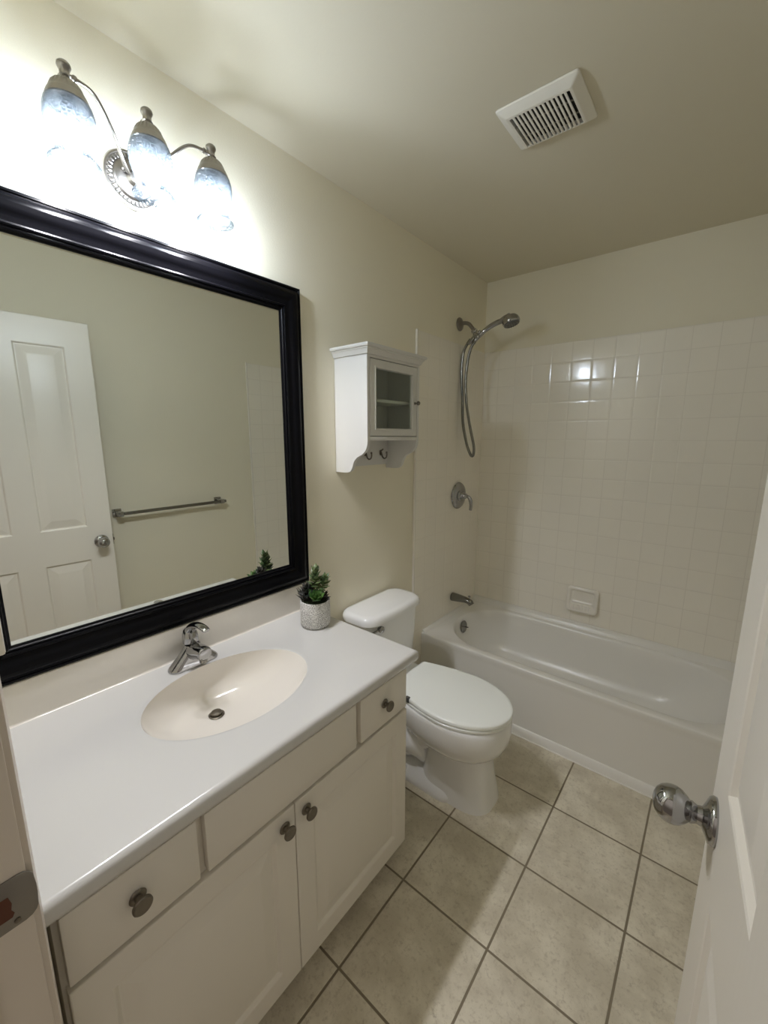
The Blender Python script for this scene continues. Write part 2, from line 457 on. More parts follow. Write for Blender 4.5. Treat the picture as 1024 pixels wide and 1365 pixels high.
def door_knob(sign):
    base = DV(ku, KZ, 0 if sign > 0 else -DT); ax = dn*sign
    bm = bmesh.new()
    lathe(bm, [(.033, 0), (.0335, .004), (.031, .008), (.022, .012), (.014, .016), (.0125, .022), (.0145, .026), (.016, .029), (.0145, .031)], base, ax, 48)
    ro = bake('knob_rose', bm, M['chrome'], door)
    bm = bmesh.new()
    lathe(bm, [(.0145, .030), (.019, .034), (.0245, .041), (.0272, .048), (.0275, .054), (.0262, .061), (.0225, .068), (.0165, .0735), (.009, .0765), (.002, .0775)], base, ax, 48)
    bake('door_knob', bm, M['chrome'], door, 'egg-shaped polished chrome knob')
door_knob(1)
door_knob(-1)
bm = bmesh.new(); p = DV(DW+.0012, KZ, -DT/2)
box(bm, p.x-.011, p.x+.011, p.y-.003, p.y+.0012, KZ-.028, KZ+.028, .001); box(bm, p.x-.006, p.x+.004, p.y, p.y+.008, KZ-.008, KZ+.008, .002)
bake('latch_plate', bm, M['pewter'], door, 'dark latch plate on the free edge')
for z in (.25, 1.02, 1.80):
    bm = bmesh.new(); p = DV(-.004, z, .003); lathe(bm, [(.005, -.045), (.005, .045)], (p.x+.001, p.y+.004, z), (0, 0, 1), 12); bake('hinge', bm, M['steel'], door)

# ------------------------------------------------------------------ vanity cabinet
VX = .530; VF = .549; VY0, VY1 = -2.478, -1.562; VZ0, VZ1 = .095, .757
van = thing('vanity_cabinet', 'white vanity cabinet with two panelled doors and pewter knobs under the sink counter', 'cabinet', (.27, -2.02, 0))
bm = bmesh.new()
box(bm, .004, VX-.019, VY0, VY0+.016, 0, VZ1); box(bm, .004, VX-.019, VY1-.016, VY1, VZ0, VZ1); box(bm, .004, VX-.075, VY1-.016, VY1, 0, VZ0)
box(bm, .004, VX-.019, VY0+.016, VY1-.016, VZ0, VZ0+.016); box(bm, .004, .010, VY0+.016, VY1-.016, VZ0+.016, VZ1)
# face frame
box(bm, VX-.019, VX, VY0, VY0+.035, VZ0, VZ1, .001); box(bm, VX-.019, VX, VY1-.035, VY1, VZ0, VZ1, .001)
box(bm, VX-.019, VX, VY0+.035, VY1-.035, VZ0, VZ0+.04); box(bm, VX-.019, VX, VY0+.035, VY1-.035, VZ1-.03, VZ1); box(bm, VX-.019, VX, VY0+.035, VY1-.035, .585, .635)
box(bm, VX-.019, VX, -2.045, -2.005, VZ0+.04, .585); box(bm, VX-.019, VX, -2.268, -2.228, .635, VZ1-.03); box(bm, VX-.019, VX, -1.817, -1.777, .635, VZ1-.03)
bake('cabinet_body', bm, M['cabinet'], van, smooth=30)
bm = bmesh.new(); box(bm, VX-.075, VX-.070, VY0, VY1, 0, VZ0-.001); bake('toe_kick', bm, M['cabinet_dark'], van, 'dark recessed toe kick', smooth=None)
def VP(u, v, h): return (VF+h, u, v)
def knob(parent, y, z, x=VF):
    bm = bmesh.new()
    lathe(bm, [(.0135, 0), (.0145, .0015), (.0125, .004), (.0075, .006), (.006, .010), (.007, .015), (.0135, .018), (.0165, .0205), (.0165, .0235), (.0145, .0255), (.0125, .0248), (.006, .0252), (.001, .0254)], (x, y, z), (1, 0, 0), 32)
    return bake('knob', bm, M['pewter'], parent)
def slab(name, y0, y1, z0, z1, label=None):
    bm = bmesh.new(); box(bm, VX+.0005, VF, y0, y1, z0, z1, .0025); return bake(name, bm, M['cabinet'], van, label, 30)
ZT0, ZT1 = .617, .752
dr = slab('drawer', -1.787, -1.570, ZT0, ZT1, 'small right drawer front with one pewter knob'); knob(dr, -1.682, .688)
slab('false_drawer_front', -2.240, -1.805, ZT0, ZT1, 'long plain false front below the sink')
dl = slab('drawer', -2.470, -2.256, ZT0, ZT1, 'left drawer front with one pewter knob'); knob(dl, -2.365, .688)
ZD0, ZD1 = .100, .604
def cab_door(y0, y1, ky, label):
    bm = bmesh.new()
    slab_with_panels(bm, VP, (y0, y1), (ZD0, ZD1), VF-VX-.0005, [(y0+.052, y1-.052, ZD0+.055, ZD1-.055)], (.010, .0075, .030, .001), edge=.0025)
    d = bake('cabinet_door', bm, M['cabinet'], van, label, 12)
    knob(d, ky, .566)
cab_door(-2.0215, -1.570, -1.991, 'right raised-panel door, hinged toward the toilet')
cab_door(-2.470, -2.0285, -2.057, 'left raised-panel door, nearer the doorway')

# ------------------------------------------------------------------ counter with integral basin
CX1, CY0, CY1, CZ = .562, -2.499, -1.522, .800
SC = Vector((.277, -2.013)); SA, SB = .165, .226
top = thing('vanity_countertop', 'white cultured marble countertop with an oval sink, on the vanity cabinet', 'countertop', (.27, -2.02, CZ))
NA = 120
def ell(a, b, z, cx=SC.x, cy=SC.y): return [(cx+a*math.cos(2*PI*k/NA), cy+b*math.sin(2*PI*k/NA), z) for k in range(NA)]
def rect_ring(x0, x1, y0, y1, z):
    pts = []
    for k in range(NA):
        t = 2*PI*k/NA; c, s = math.cos(t), math.sin(t)
        q = min(((x1-SC.x)/c if c > 1e-9 else (x0-SC.x)/c if c < -1e-9 else 1e9), ((y1-SC.y)/s if s > 1e-9 else (y0-SC.y)/s if s < -1e-9 else 1e9))
        pts.append([SC.x+c*q, SC.y+s*q])
    for cx, cy in ((x0, y0), (x0, y1), (x1, y0), (x1, y1)):          # snap a point to every corner
        a = math.atan2(cy-SC.y, cx-SC.x) % (2*PI); i = round(a/(2*PI)*NA) % NA; pts[i] = [cx, cy]
    return [(p[0], p[1], z) for p in pts]
bm = bmesh.new()
rr = [ell(SA, SB, CZ-.0018), ell(SA+.004, SB+.004, CZ-.0004), ell(SA+.010, SB+.010, CZ)]
for ins, dz in ((.014, 0), (.008, .0012), (.0035, .0045), (.0008, .0095), (0, .016), (.0005, .028), (.004, .036), (.012, .042)):
    rr.append(rect_ring(.001, CX1-ins, CY0, CY1-ins, CZ-dz))
rr.append([(x*.96+.01, y*.98-.04, CZ-.0425) for x, y, z in ell(SA+.03, SB+.03, 0)])
loft(bm, rr, False, False)
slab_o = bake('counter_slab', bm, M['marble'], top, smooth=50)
DR = (.202, -2.027); DZ = .684
bm = bmesh.new()
rr = [ell(SA, SB, CZ-.0018)]
for k in range(1, 15):
    t = k/14
    s = math.cos(t*PI/2)**.62 if t < 1 else 0
    s = .115+.885*s
    dep = (math.sin(t*PI/2))**1.15
    cx = SC.x+(DR[0]-SC.x)*t**1.2; cy = SC.y+(DR[1]-SC.y)*t
    rr.append(ell(SA*s, SB*s*(1-.25*t)+.0, CZ-.0018-(CZ-.0018-DZ)*dep, cx, cy))
loft(bm, rr, False, True)
bake('sink_basin', bm, M['basin'], top, 'oval marble basin, tinted cream to balance the light', 60)
bm = bmesh.new()
lathe(bm, [(.021, 0), (.022, .002), (.019, .004), (.0165, .0035)], (DR[0], DR[1], DZ+.0005), (0, 0, 1), 36)
lathe(bm, [(.0145, .002), (.0155, .008), (.014, .0105), (.008, .0125), (.001, .013)], (DR[0], DR[1], DZ+.0005), (0, 0, 1), 36)
bake('drain_stopper', bm, M['pewter'], top, 'grey metal pop-up drain stopper')
bm = bmesh.new(); box(bm, .001, .022, CY0, -1.524, CZ+.0003, .9045, .004)
# small cove where the splash meets the counter
prism(bm, [(.021, CZ+.0003), (.0275, CZ+.0003), (.0248, CZ+.0014), (.0230, CZ+.0035), (.021, CZ+.007)], 1, CY0, -1.524)
tag(bake('backsplash', bm, M['basin'], None, None, 50), 'low marble backsplash strip, tinted cream to balance the light, between the black mirror frame and the countertop', 'backsplash')

# ------------------------------------------------------------------ faucet
FC = (.078, -2.0235)
fa = thing('sink_faucet', 'chrome single-lever faucet behind the oval sink', 'faucet', (FC[0], FC[1], CZ))
bm = bmesh.new()
rings = []
for hz, hx, hy, ox in ((0, .027, .0735, 0), (.004, .0275, .074, 0), (.010, .026, .070, 0), (.022, .0245, .058, .001), (.036, .0235, .044, .002), (.050, .0225, .031, .002), (.060, .0215, .0235, .002), (.066, .021, .0215, .002)):
    rings.append([(x, y, CZ+hz) for x, y in rrect(FC[0]+ox-hx, FC[0]+ox+hx, FC[1]-hy, FC[1]+hy, min(hx, hy)*.98, 8)])
loft(bm, rings)
# spout arching forward
rings = []
for x, zc, hy, hz in ((.078, .040, .027, .028), (.100, .046, .0265, .025), (.120, .052, .0245, .0215), (.136, .056, .022, .0205), (.150, .0575, .0205, .0205), (.1565, .0575, .0195, .0195), (.1585, .0575, .017, .017)):
    rings.append([(x+(z-zc)*.18, y, CZ+z) for y, z in rrect(FC[1]-hy, FC[1]+hy, zc-hz, zc+hz, min(hy, hz)*.9, 6)])
loft(bm, rings)
bake('faucet_body', bm, M['chrome'], fa, smooth=50)
bm = bmesh.new(); lathe(bm, [(.0105, 0), (.011, .010)], (.142, FC[1], CZ+.0275), (0, 0, 1), 24); bake('aerator', bm, M['chrome_dull'], fa)
bm = bmesh.new()
lathe(bm, [(.0215, .068), (.0225, .070), (.0225, .086), (.021, .098), (.017, .108), (.010, .114), (.001, .1155)], (FC[0]+.002, FC[1], CZ), (-.12, 0, 1), 36)
pts = catmull([(FC[0]-.010, FC[1], CZ+.098), (FC[0]+.008, FC[1], CZ+.120), (FC[0]+.034, FC[1], CZ+.134), (FC[0]+.064, FC[1], CZ+.140), (FC[0]+.088, FC[1], CZ+.139), (FC[0]+.098, FC[1], CZ+.135)], 6)
k = len(pts); tube(bm, pts, [.017-.006*i/k for i in range(k)], 18, True, [(1.0-.1*i/k if True else 1, .85-.42*min(1, 1.6*i/k)) for i in range(k)])
bake('lever_handle', bm, M['chrome'], fa, smooth=60)

# ------------------------------------------------------------------ framed mirror
MY0, MY1, MZ0, MZ1 = -2.497, -1.514, .907, 1.993
mir = thing('wall_mirror', 'large wall mirror in a glossy black moulded frame above the sink', 'mirror', (0, -2.005, MZ0))
prof = [(0, .001), (0, .020), (.003, .024), (.008, .025), (.010, .0225), (.013, .0225), (.016, .026), (.022, .031), (.030, .0335), (.038, .032), (.048, .0265), (.058, .0225), (.066, .0205), (.068, .0235), (.071, .0245), (.074, .0235), (.0755, .0195), (.0785, .0205), (.081, .0195), (.083, .016), (.088, .0135), (.088, .004)]
bm = bmesh.new()
loft(bm, [[(h, MY0+d, MZ0+d), (h, MY1-d, MZ0+d), (h, MY1-d, MZ1-d), (h, MY0+d, MZ1-d)] for d, h in prof], False, False)
bake('mirror_frame', bm, M['black'], mir, 'black lacquered frame', 25)
bm = bmesh.new(); box(bm, .002, .0115, MY0+.08, MY1-.08, MZ0+.08, MZ1-.08)
bake('mirror_glass', bm, M['mirror'], mir, 'silvered glass', None)

# ------------------------------------------------------------------ three-lamp vanity light
PLC = (-2.038, 2.118); LX = .125
vl = thing('vanity_light', 'brushed nickel three-lamp wall light with lit crackled glass shades above the mirror', 'light fixture', (0, PLC[0], PLC[1]))
bm = bmesh.new()
c0 = (.0005, PLC[0], PLC[1])
lathe(bm, [(.066, 0), (.0665, .005), (.064, .009), (.060, .010), (.057, .0085), (.046, .0085), (.044, .012), (.041, .0145), (.030, .016), (.018, .017), (.014, .022), (.012, .028), (.001, .029)], c0, (1, 0, 0), 64)
pl = bake('back_plate', bm, M['nickel'], vl, 'round back plate with a beaded rim')
bm = bmesh.new()
for k in range(34):
    t = 2*PI*k/34; rad = Vector((0, math.cos(t), math.sin(t)))
    p = Vector(c0)+rad*.0515+Vector((.0095, 0, 0))
    lathe(bm, [(.0005, -.0058), (.0026, -.0045), (.0037, 0), (.0026, .0045), (.0005, .0058)], p, rad, 8)
bake('beading', bm, M['nickel'], pl)
bm = bmesh.new(); lathe(bm, [(.004, 0), (.0045, .004), (.006, .006), (.0062, .010), (.004, .013), (.001, .014)], (.014, PLC[0]-.023, PLC[1]+.012), (1, 0, 0), 20); bake('screw_cap', bm, M['nickel'], pl)
ZB = 2.043
shade_prof = [(.0285, .118), (.037, .113), (.0425, .104), (.0462, .090), (.0470, .076), (.0455, .062), (.0415, .047), (.0375, .034), (.0355, .024), (.0365, .016), (.0405, .008), (.0455, .002), (.0475, 0)]
lamp_y = (-2.197, -2.040, -1.884)
for i, ly in enumerate(lamp_y):
    c = (LX, ly, ZB)
    # arm from the plate up to the lamp head
    hz = ZB+.158
    if i == 1: pts = [(.02, PLC[0], PLC[1]), (.05, PLC[0], PLC[1]+.022), (.082, PLC[0]-.001, PLC[1]+.070), (.108, ly, hz+.002), (LX, ly, hz)]
    else:
        s = -1 if i == 0 else 1
        pts = [(.018, PLC[0]+s*.006, PLC[1]+.004), (.045, PLC[0]+s*.030, PLC[1]+.012), (.078, PLC[0]+s*.062, PLC[1]+.052), (.105, PLC[0]+s*.100, hz+.004), (.118, PLC[0]+s*.132, hz+.006), (LX, ly, hz)]
    bm = bmesh.new(); tube(bm, catmull(pts, 8), .0042, 14)
    e = Vector(pts[-1]); d = (e-Vector(pts[-2])).normalized()
    lathe(bm, [(.0042, -.022), (.0075, -.021), (.0075, -.017), (.0055, -.015), (.0065, -.006), (.0065, 0)], e, d, 20)
    bake('arm', bm, M['nickel'], vl)
    bm = bmesh.new()
    def fl(t, h): return .035*math.cos(22*t) if .130 < h < .1475 else 0
    lathe(bm, [(.0385, .106), (.0400, .108), (.0385, .113), (.0350, .121), (.0340, .1225), (.0325, .124), (.0310, .1285), (.0290, .1315), (.0265, .137), (.0205, .144), (.0150, .147), (.0105, .149), (.0100, .152), (.0120, .154), (.0095, .157), (.0090, .166), (.0110, .169), (.0128, .173), (.0120, .178), (.0085, .1815), (.001, .183)], c, (0, 0, 1), 88, flute=fl)
    cap = bake('lamp_cap', bm, M['nickel'], vl, 'fluted nickel lamp cap with a small finial')
    bm = bmesh.new()
    inner = [(r-.0025, z) for r, z in shade_prof[::-1]]
    lathe(bm, shade_prof+[(.0472, -.0015), (.0455, -.0012)]+inner, c, (0, 0, 1), 56, False, False)
    sh = bake('lamp_shade', bm, M['shade'], vl, 'tulip-shaped crackled glass shade', 60)
    bm = bmesh.new()
    lathe(bm, [(.001, .016), (.007, .017), (.0125, .0205), (.0155, .0265), (.0165, .034), (.0165, .062), (.0160, .067), (.0150, .070)], c, (0, 0, 1), 28)
    bake('bulb', bm, M['bulb'], sh, 'glowing white bulb', 60)
    bm = bmesh.new(); lathe(bm, [(.0152, .0702), (.0235, .0712), (.0235, .075), (.0165, .082), (.0140, .088), (.0135, .112)], c, (0, 0, 1), 28); bake('socket', bm, M['plastic'], sh)

# ------------------------------------------------------------------ wall cabinet
KY0, KY1, KX = -1.333, -.985, .178
wc = thing('wall_cabinet', 'small white wall cabinet with a glass door and hooks above the toilet', 'cabinet', (0, -1.16, 1.332))
def side_poly(front=KX):
    pts = [(.001, 1.332), (.058, 1.332)]
    pts += [tuple(p)[:2] for p in catmull([(.058, 1.332, 0), (.080, 1.337, 0), (.094, 1.353, 0), (.104, 1.378, 0), (.122, 1.396, 0), (.150, 1.410, 0), (.168, 1.426, 0), (.176, 1.446, 0), (front, 1.462, 0)], 5)][1:]
    return pts+[(front, 1.790), (.001, 1.790)]
bm = bmesh.new()
prism(bm, side_poly(), 1, KY0, KY0+.015, bev=.0015)
bake('side_panel', bm, M['white_wood'], wc, 'left side panel with a scrolled lower corner', 30)
bm = bmesh.new(); prism(bm, side_poly(), 1, KY1-.015, KY1, bev=.0015)
bake('side_panel', bm, M['white_wood'], wc, 'right side panel with a scrolled lower corner', 30)
bm = bmesh.new()
box(bm, .001, .008, KY0+.015, KY1-.015, 1.350, 1.790)
box(bm, .001, KX-.001, KY0+.015, KY1-.015, 1.463, 1.478, .001); box(bm, .001, KX-.001, KY0+.015, KY1-.015, 1.775, 1.790)
bake('carcass', bm, M['white_wood'], wc, smooth=30)
bm = bmesh.new(); box(bm, .008, KX-.035, KY0+.0155, KY1-.0155, 1.617, 1.629, .001); bake('shelf', bm, M['white_wood'], wc, smooth=30)
bm = bmesh.new()
cp = [(0, 1.786), (.005, 1.786), (.007, 1.792), (.012, 1.802), (.016, 1.805), (.016, 1.808), (.022, 1.810), (.024, 1.816), (.022, 1.8215), (0, 1.822)]
rings = [[(.001, KY0-d, z), (KX+d, KY0-d, z), (KX+d, KY1+d, z), (.001, KY1+d, z)] for d, z in cp]
loft(bm, rings)
bake('crown_moulding', bm, M['white_wood'], wc, smooth=25)
gy0, gy1, gz0, gz1 = -1.282, -1.040, 1.512, 1.738
cd_y0, cd_y1, cd_z0, cd_z1 = KY0+.018, KY1-.018, 1.481, 1.772
bm = bmesh.new()
fx = KX+.001
rings = []
for ins, x in ((0, fx-.016), (0, fx-.002), (.002, fx)):
    rings.append([(x, cd_y0+ins, cd_z0+ins), (x, cd_y1-ins, cd_z0+ins), (x, cd_y1-ins, cd_z1-ins), (x, cd_y0+ins, cd_z1-ins)])
for ins, x in ((-.008, fx), (-.007, fx+.003), (-.002, fx+.003), (0, fx-.004), (0, fx-.016)):
    rings.append([(x, gy0+ins, gz0+ins), (x, gy1-ins, gz0+ins), (x, gy1-ins, gz1-ins), (x, gy0+ins, gz1-ins)])
rings.append(rings[0]); loft(bm, rings, False, False)
bmesh.ops.remove_doubles(bm, verts=bm.verts[:], dist=1e-6)
cd = bake('cabinet_door', bm, M['white_wood'], wc, 'glazed white door with a dark knob', 20)
bm = bmesh.new(); box(bm, fx-.011, fx-.008, gy0, gy1, gz0, gz1); bake('glass_pane', bm, M['pane'], cd, 'clear glass pane', None)
bm = bmesh.new(); lathe(bm, [(.006, 0), (.0045, .003), (.0035, .010), (.006, .013), (.009, .016), (.0095, .020), (.007, .024), (.001, .025)], (fx, cd_y1-.016, 1.622), (1, 0, 0), 24); bake('knob', bm, M['pewter'], cd)
for hy in (-1.266, -1.158, -1.050):
    bm = bmesh.new()
    rings = [[(x, y, z) for y, z in rrect(hy-.006, hy+.006, 1.392, 1.418, .0058, 5)] for x in (.008, .0105)]
    loft(bm, rings)
    tube(bm, catmull([(.010, hy, 1.413), (.016, hy, 1.400), (.022, hy, 1.385), (.032, hy, 1.379), (.043, hy, 1.384), (.047, hy, 1.396), (.046, hy, 1.406)], 6), .0033, 12)
    lathe(bm, [(.001, -.005), (.004, -.003), (.0048, 0), (.004, .003), (.001, .005)], (.046, hy, 1.407), (0, 0, 1), 14)
    tube(bm, catmull([(.010, hy, 1.412), (.018, hy, 1.417), (.024, hy, 1.422)], 5), .003, 10)
    bake('coat_hook', bm, M['pewter'], wc, 'dark metal hook')

# ------------------------------------------------------------------ toilet
TY = -1.150
wcl = thing('toilet', 'white two-piece toilet with closed lid between the vanity and the bathtub', 'toilet', (.45, TY, 0))
NT = 48
def egg(x0, x1, hw, z, sq=2.0, fat=.54):
    """egg plan: widest at fat of the length from the back"""
    xm = x0+(x1-x0)*fat; out = []
    for k in range(NT):
        t = 2*PI*k/NT; c, s = math.cos(t), math.sin(t)
        a = (x1-xm) if c > 0 else (xm-x0)
        e = 2/sq if c > 0 else 2/(sq+.6)
        out.append((xm+a*math.copysign(abs(c)**e, c), TY+hw*math.copysign(abs(s)**e, s), z))
    return out
bm = bmesh.new()
# bowl
loft(bm, [egg(.262, .728, .172, .386), egg(.256, .734, .177, .381), egg(.252, .738, .180, .365), egg(.254, .739, .181, .335), egg(.262, .735, .177, .300), egg(.285, .722, .165, .265), egg(.325, .700, .142, .236), egg(.365, .675, .118, .216), egg(.40, .65, .10, .205)])
# front pedestal, flaring to the floor
def ped(x0, x1, hw, z, sq): return egg(x0, x1, hw, z, sq, .5)
loft(bm, [ped(.40, .668, .098, .235, 2.6), ped(.405, .664, .096, .200, 2.7), ped(.40, .668, .097, .16, 2.8), ped(.392, .676, .101, .10, 2.9), ped(.38, .686, .107, .05, 3.0), ped(.37, .694, .112, .012, 3.0), ped(.368, .696, .113, 0, 3.0)])
# foot flange behind and trapway bulges
rr = [[(x, y, z) for x, y in rrect(.13, .56, TY-hw, TY+hw, .06, 8)] for z, hw in ((0, .128), (.010, .130), (.022, .128), (.035, .115), (.055, .085))]
loft(bm, rr)
tube(bm, catmull([(.16, TY, .05), (.22, TY, .075), (.30, TY, .12), (.37, TY, .18), (.44, TY, .20)], 6), [.06+.022*math.sin(PI*i/24) for i in range(25)], 24, True, [(1.25, .85)]*25)
for s in (-1, 1):
    tube(bm, catmull([(.215, TY+s*.055, .21), (.27, TY+s*.066, .19), (.325, TY+s*.070, .165), (.365, TY+s*.062, .13), (.385, TY+s*.05, .08)], 6), [.050, .052, .055, .058, .060, .061, .062, .062, .062, .061, .060, .059, .058, .057, .055, .053, .05, .047, .044, .04, .036, .032, .028, .024, .02], 20)
# shelf behind the bowl carrying the tank
rr = [[(x, y, z) for x, y in rrect(.035, .34, TY-hw, TY+hw, .05, 8)] for z, hw in ((.23, .085), (.30, .105), (.355, .125), (.384, .130), (.390, .126))]
loft(bm, rr)
bake('toilet_bowl', bm, M['porcelain'], wcl, 'glossy white bowl and pedestal', 50)
for s in (-1, 1):
    bm = bmesh.new(); lathe(bm, [(.014, 0), (.0145, .006), (.012, .013), (.007, .017), (.001, .018)], (.318, TY+s*.107, .036), (0, s*.15, 1), 20); bake('bolt_cap', bm, M['porcelain'], wcl)
def seat_ring(x0, x1, hw, z, bx=.126):
    """plan of seat and lid: straight back edge, egg front"""
    pts = []; n = 30; xm = x0+(x1-x0)*.52
    for k in range(n+1):
        t = -PI/2+PI*k/n
        pts.append((xm+(x1-xm)*math.cos(t), TY+hw*math.sin(t), z))
    m_ = 8
    for k in range(1, m_+1):                     # narrowing to the back corner
        f = k/m_
        pts.append((xm+(x0+.006-xm)*f, TY+hw-(hw-bx)*f**1.45, z))
    pts.append((x0, TY+bx-.012, z)); pts.append((x0, TY-bx+.012, z))
    for k in range(m_, 0, -1):
        f = k/m_
        pts.append((xm+(x0+.006-xm)*f, TY-hw+(hw-bx)*f**1.45, z))
    return pts
bm = bmesh.new(); loft(bm, [seat_ring(.262, .733, .172, .3885), seat_ring(.258, .738, .176, .391), seat_ring(.258, .738, .176, .3985), seat_ring(.262, .734, .172, .4015)]); bake('toilet_seat', bm, M['seat'], wcl, smooth=50)
bm = bmesh.new(); loft(bm, [seat_ring(.256, .735, .171, .4035), seat_ring(.252, .740, .175, .406), seat_ring(.252, .740, .175, .4165), seat_ring(.255, .737, .172, .4205), seat_ring(.266, .726, .160, .4218, .114)]); bake('toilet_lid', bm, M['seat'], wcl, 'closed plastic lid', 50)
for s in (-1, 1):
    bm = bmesh.new(); box(bm, .236, .272, TY+s*.072-.018, TY+s*.072+.018, .389, .405, .005); bake('lid_hinge', bm, M['seat'], wcl)
bm = bmesh.new(); box(bm, .352, .372, TY-.158, TY-.142, .402, .4245, .004); bake('seat_bumper', bm, M['rubber'], wcl, 'grey bumper at the lid edge')
KX0, KX1 = .016, .190
bm = bmesh.new()
def bow(x0, x1, hw, r, z, bulge=.016, n=8):
    pts = rrect(x0, x1, TY-hw, TY+hw, r, n); out = []
    for x, y in pts:
        f = max(0, (x-x0)/(x1-x0)); out.append((x+bulge*f*(1-((y-TY)/hw)**2), y, z))
    return out
def densify(ring, m_=5):
    out = []
    for i, p in enumerate(ring):
        q = ring[(i+1) % len(ring)]
        if i % 9 == 8:                        # the straight runs between the corners
            for k in range(8): out.append(tuple(p[a]+(q[a]-p[a])*k/8 for a in range(3)))
        else: out.append(p)
    return out
def tankring(x0, x1, hw, r, z, b=.016):
    base = [(x, y, z) for x, y in rrect(x0, x1, TY-hw, TY+hw, r, 8)]; base = densify(base); out = []
    for x, y, z_ in base:
        f = max(0, (x-x0)/(x1-x0)); out.append((x+b*f*(1-((y-TY)/hw)**2), y, z_))
    return out
loft(bm, [tankring(.030, .165, .165, .045, .391), tankring(.022, .172, .172, .045, .40), tankring(.018, .178, .182, .045, .55), tankring(.016, .182, .188, .045, .682)])
bake('toilet_tank', bm, M['porcelain'], wcl, smooth=50)
bm = bmesh.new()
loft(bm, [tankring(.014, .192, .196, .05, .682), tankring(.010, .197, .201, .055, .686), tankring(.010, .197, .201, .055, .703), tankring(.014, .192, .196, .055, .716), tankring(.022, .183, .187, .055, .7215), tankring(.035, .170, .174, .05, .7235)])
bake('tank_lid', bm, M['porcelain'], wcl, 'rounded white tank lid', 50)
bm = bmesh.new(); fxx = .186
lathe(bm, [(.008, -.004), (.008, .008), (.0125, .011), (.0155, .017), (.0150, .023), (.010, .028), (.001, .030)], (fxx, TY-.130, .664), (1, 0, 0), 28)
tube(bm, catmull([(fxx+.012, TY-.130, .664), (fxx+.012, TY-.150, .662), (fxx+.008, TY-.175, .658)], 6), .0055, 12)
bake('flush_lever', bm, M['chrome'], wcl, 'round chrome flush lever')

# ------------------------------------------------------------------ bathtub
tub = thing('bathtub', 'white alcove bathtub along the tiled far wall', 'bathtub', (.76, -.34, 0))
bm = bmesh.new()
AY = -.668; RZ = .350; X0, X1, YB = TT+.0005, RX-TT-.0005, -TT-.0005
def rr_(x0, x1, y0, y1, r, z, n=12): return [(x, y, z) for x, y in rrect(x0, x1, y0, y1, r, n)]
rings = [rr_(X0, X1, AY-.019, YB, .004, .0), rr_(X0, X1, AY-.0055, YB, .004, .30), rr_(X0, X1, AY-.006, YB, .004, .316), rr_(X0, X1, AY-.008, YB, .004, .328), rr_(X0, X1, AY-.008, YB, .004, .3445),
         rr_(X0, X1, AY-.0065, YB, .004, .3485), rr_(X0, X1, AY-.003, YB, .004, RZ+.0008), rr_(X0, X1, AY+.003, YB, .004, RZ+.0012),
         rr_(.074, 1.462, -.626, -.048, .27, RZ-.001), rr_(.080, 1.456, -.620, -.054, .265, RZ-.005), rr_(.086, 1.449, -.614, -.060, .26, RZ-.014), rr_(.092, 1.440, -.608, -.066, .25, RZ-.04),
         rr_(.105, 1.400, -.592, -.080, .23, .24), rr_(.125, 1.33, -.570, -.100, .20, .14), rr_(.145, 1.27, -.55, -.12, .18, .10), rr_(.175, 1.22, -.52, -.15, .16, .078), rr_(.22, 1.16, -.48, -.19, .14, .070)]
loft(bm, rings, False, True)
# tile flange lip at the three walls, and the skirt ledge at the floor
prism(bm, [(YB, RZ-.002), (YB-.032, RZ-.002), (YB-.026, RZ+.012), (YB-.016, RZ+.024), (YB-.008, RZ+.030), (YB, RZ+.032)], 0, X0, X1)
prism(bm, [(X0, RZ-.002), (X0+.022, RZ-.002), (X0+.014, RZ+.008), (X0+.006, RZ+.014), (X0, RZ+.015)], 1, AY+.004, YB)
prism(bm, [(X1, RZ-.002), (X1-.022, RZ-.002), (X1-.014, RZ+.008), (X1-.006, RZ+.014), (X1, RZ+.015)], 1, AY+.004, YB)
prism(bm, [(AY+.004, .0440), (AY-.0205, .0425), (AY-.0235, .0405), (AY-.0345, .004), (AY-.0345, 0), (AY+.004, 0)], 0, X0, X1)
tube(bm, [(X0, AY-.0365, .0015), (X1, AY-.0365, .0015)], .0032, 10)
bake('tub_shell', bm, M['tub'], tub, smooth=45)
bm = bmesh.new()
ax = Vector((.95, 0, .12)).normalized(); oc = Vector((.098, -.330, .288))
lathe(bm, [(.038, 0), (.039, .003), (.035, .007), (.012, .009), (.008, .011), (.004, .012)], oc, ax, 36)
tube(bm, [oc+ax*.008, oc+ax*.030, oc+ax*.034], [.0032, .0032, .004], 10)
bake('overflow_plate', bm, M['chrome_dull'], tub, 'round overflow plate with a trip lever')

# tub spout
sx = TT
ts = thing('tub_spout', 'chrome tub spout on the tiled wall over the tub rim', 'faucet', (sx, -.325, .465))
bm = bmesh.new(); pts = []
prof = [(0, .466, .027, .027), (.006, .466, .0275, .0275), (.03, .467, .0265, .026), (.065, .468, .0245, .022), (.095, .468, .0225, .0185), (.115, .465, .0215, .018), (.130, .457, .0205, .019), (.138, .446, .018, .017)]
rings = []
for i, (x, z, hy, hz) in enumerate(prof):
    tilt = 0 if x < .1 else (x-.1)/.038*.9
    rings.append([(sx+.0005+x+math.sin(tilt)*hz*math.sin(2*PI*k/24), -.325+hy*math.cos(2*PI*k/24), z+math.cos(tilt)*hz*math.sin(2*PI*k/24)) for k in range(24)])
loft(bm, rings); bake('spout_body', bm, M['chrome_dull'], ts, smooth=50)
bm = bmesh.new(); lathe(bm, [(.004, 0), (.004, .012), (.0085, .014), (.0085, .020), (.005, .022)], (sx+.118, -.325, .479), (.15, 0, 1), 16); bake('diverter_knob', bm, M['chrome'], ts)
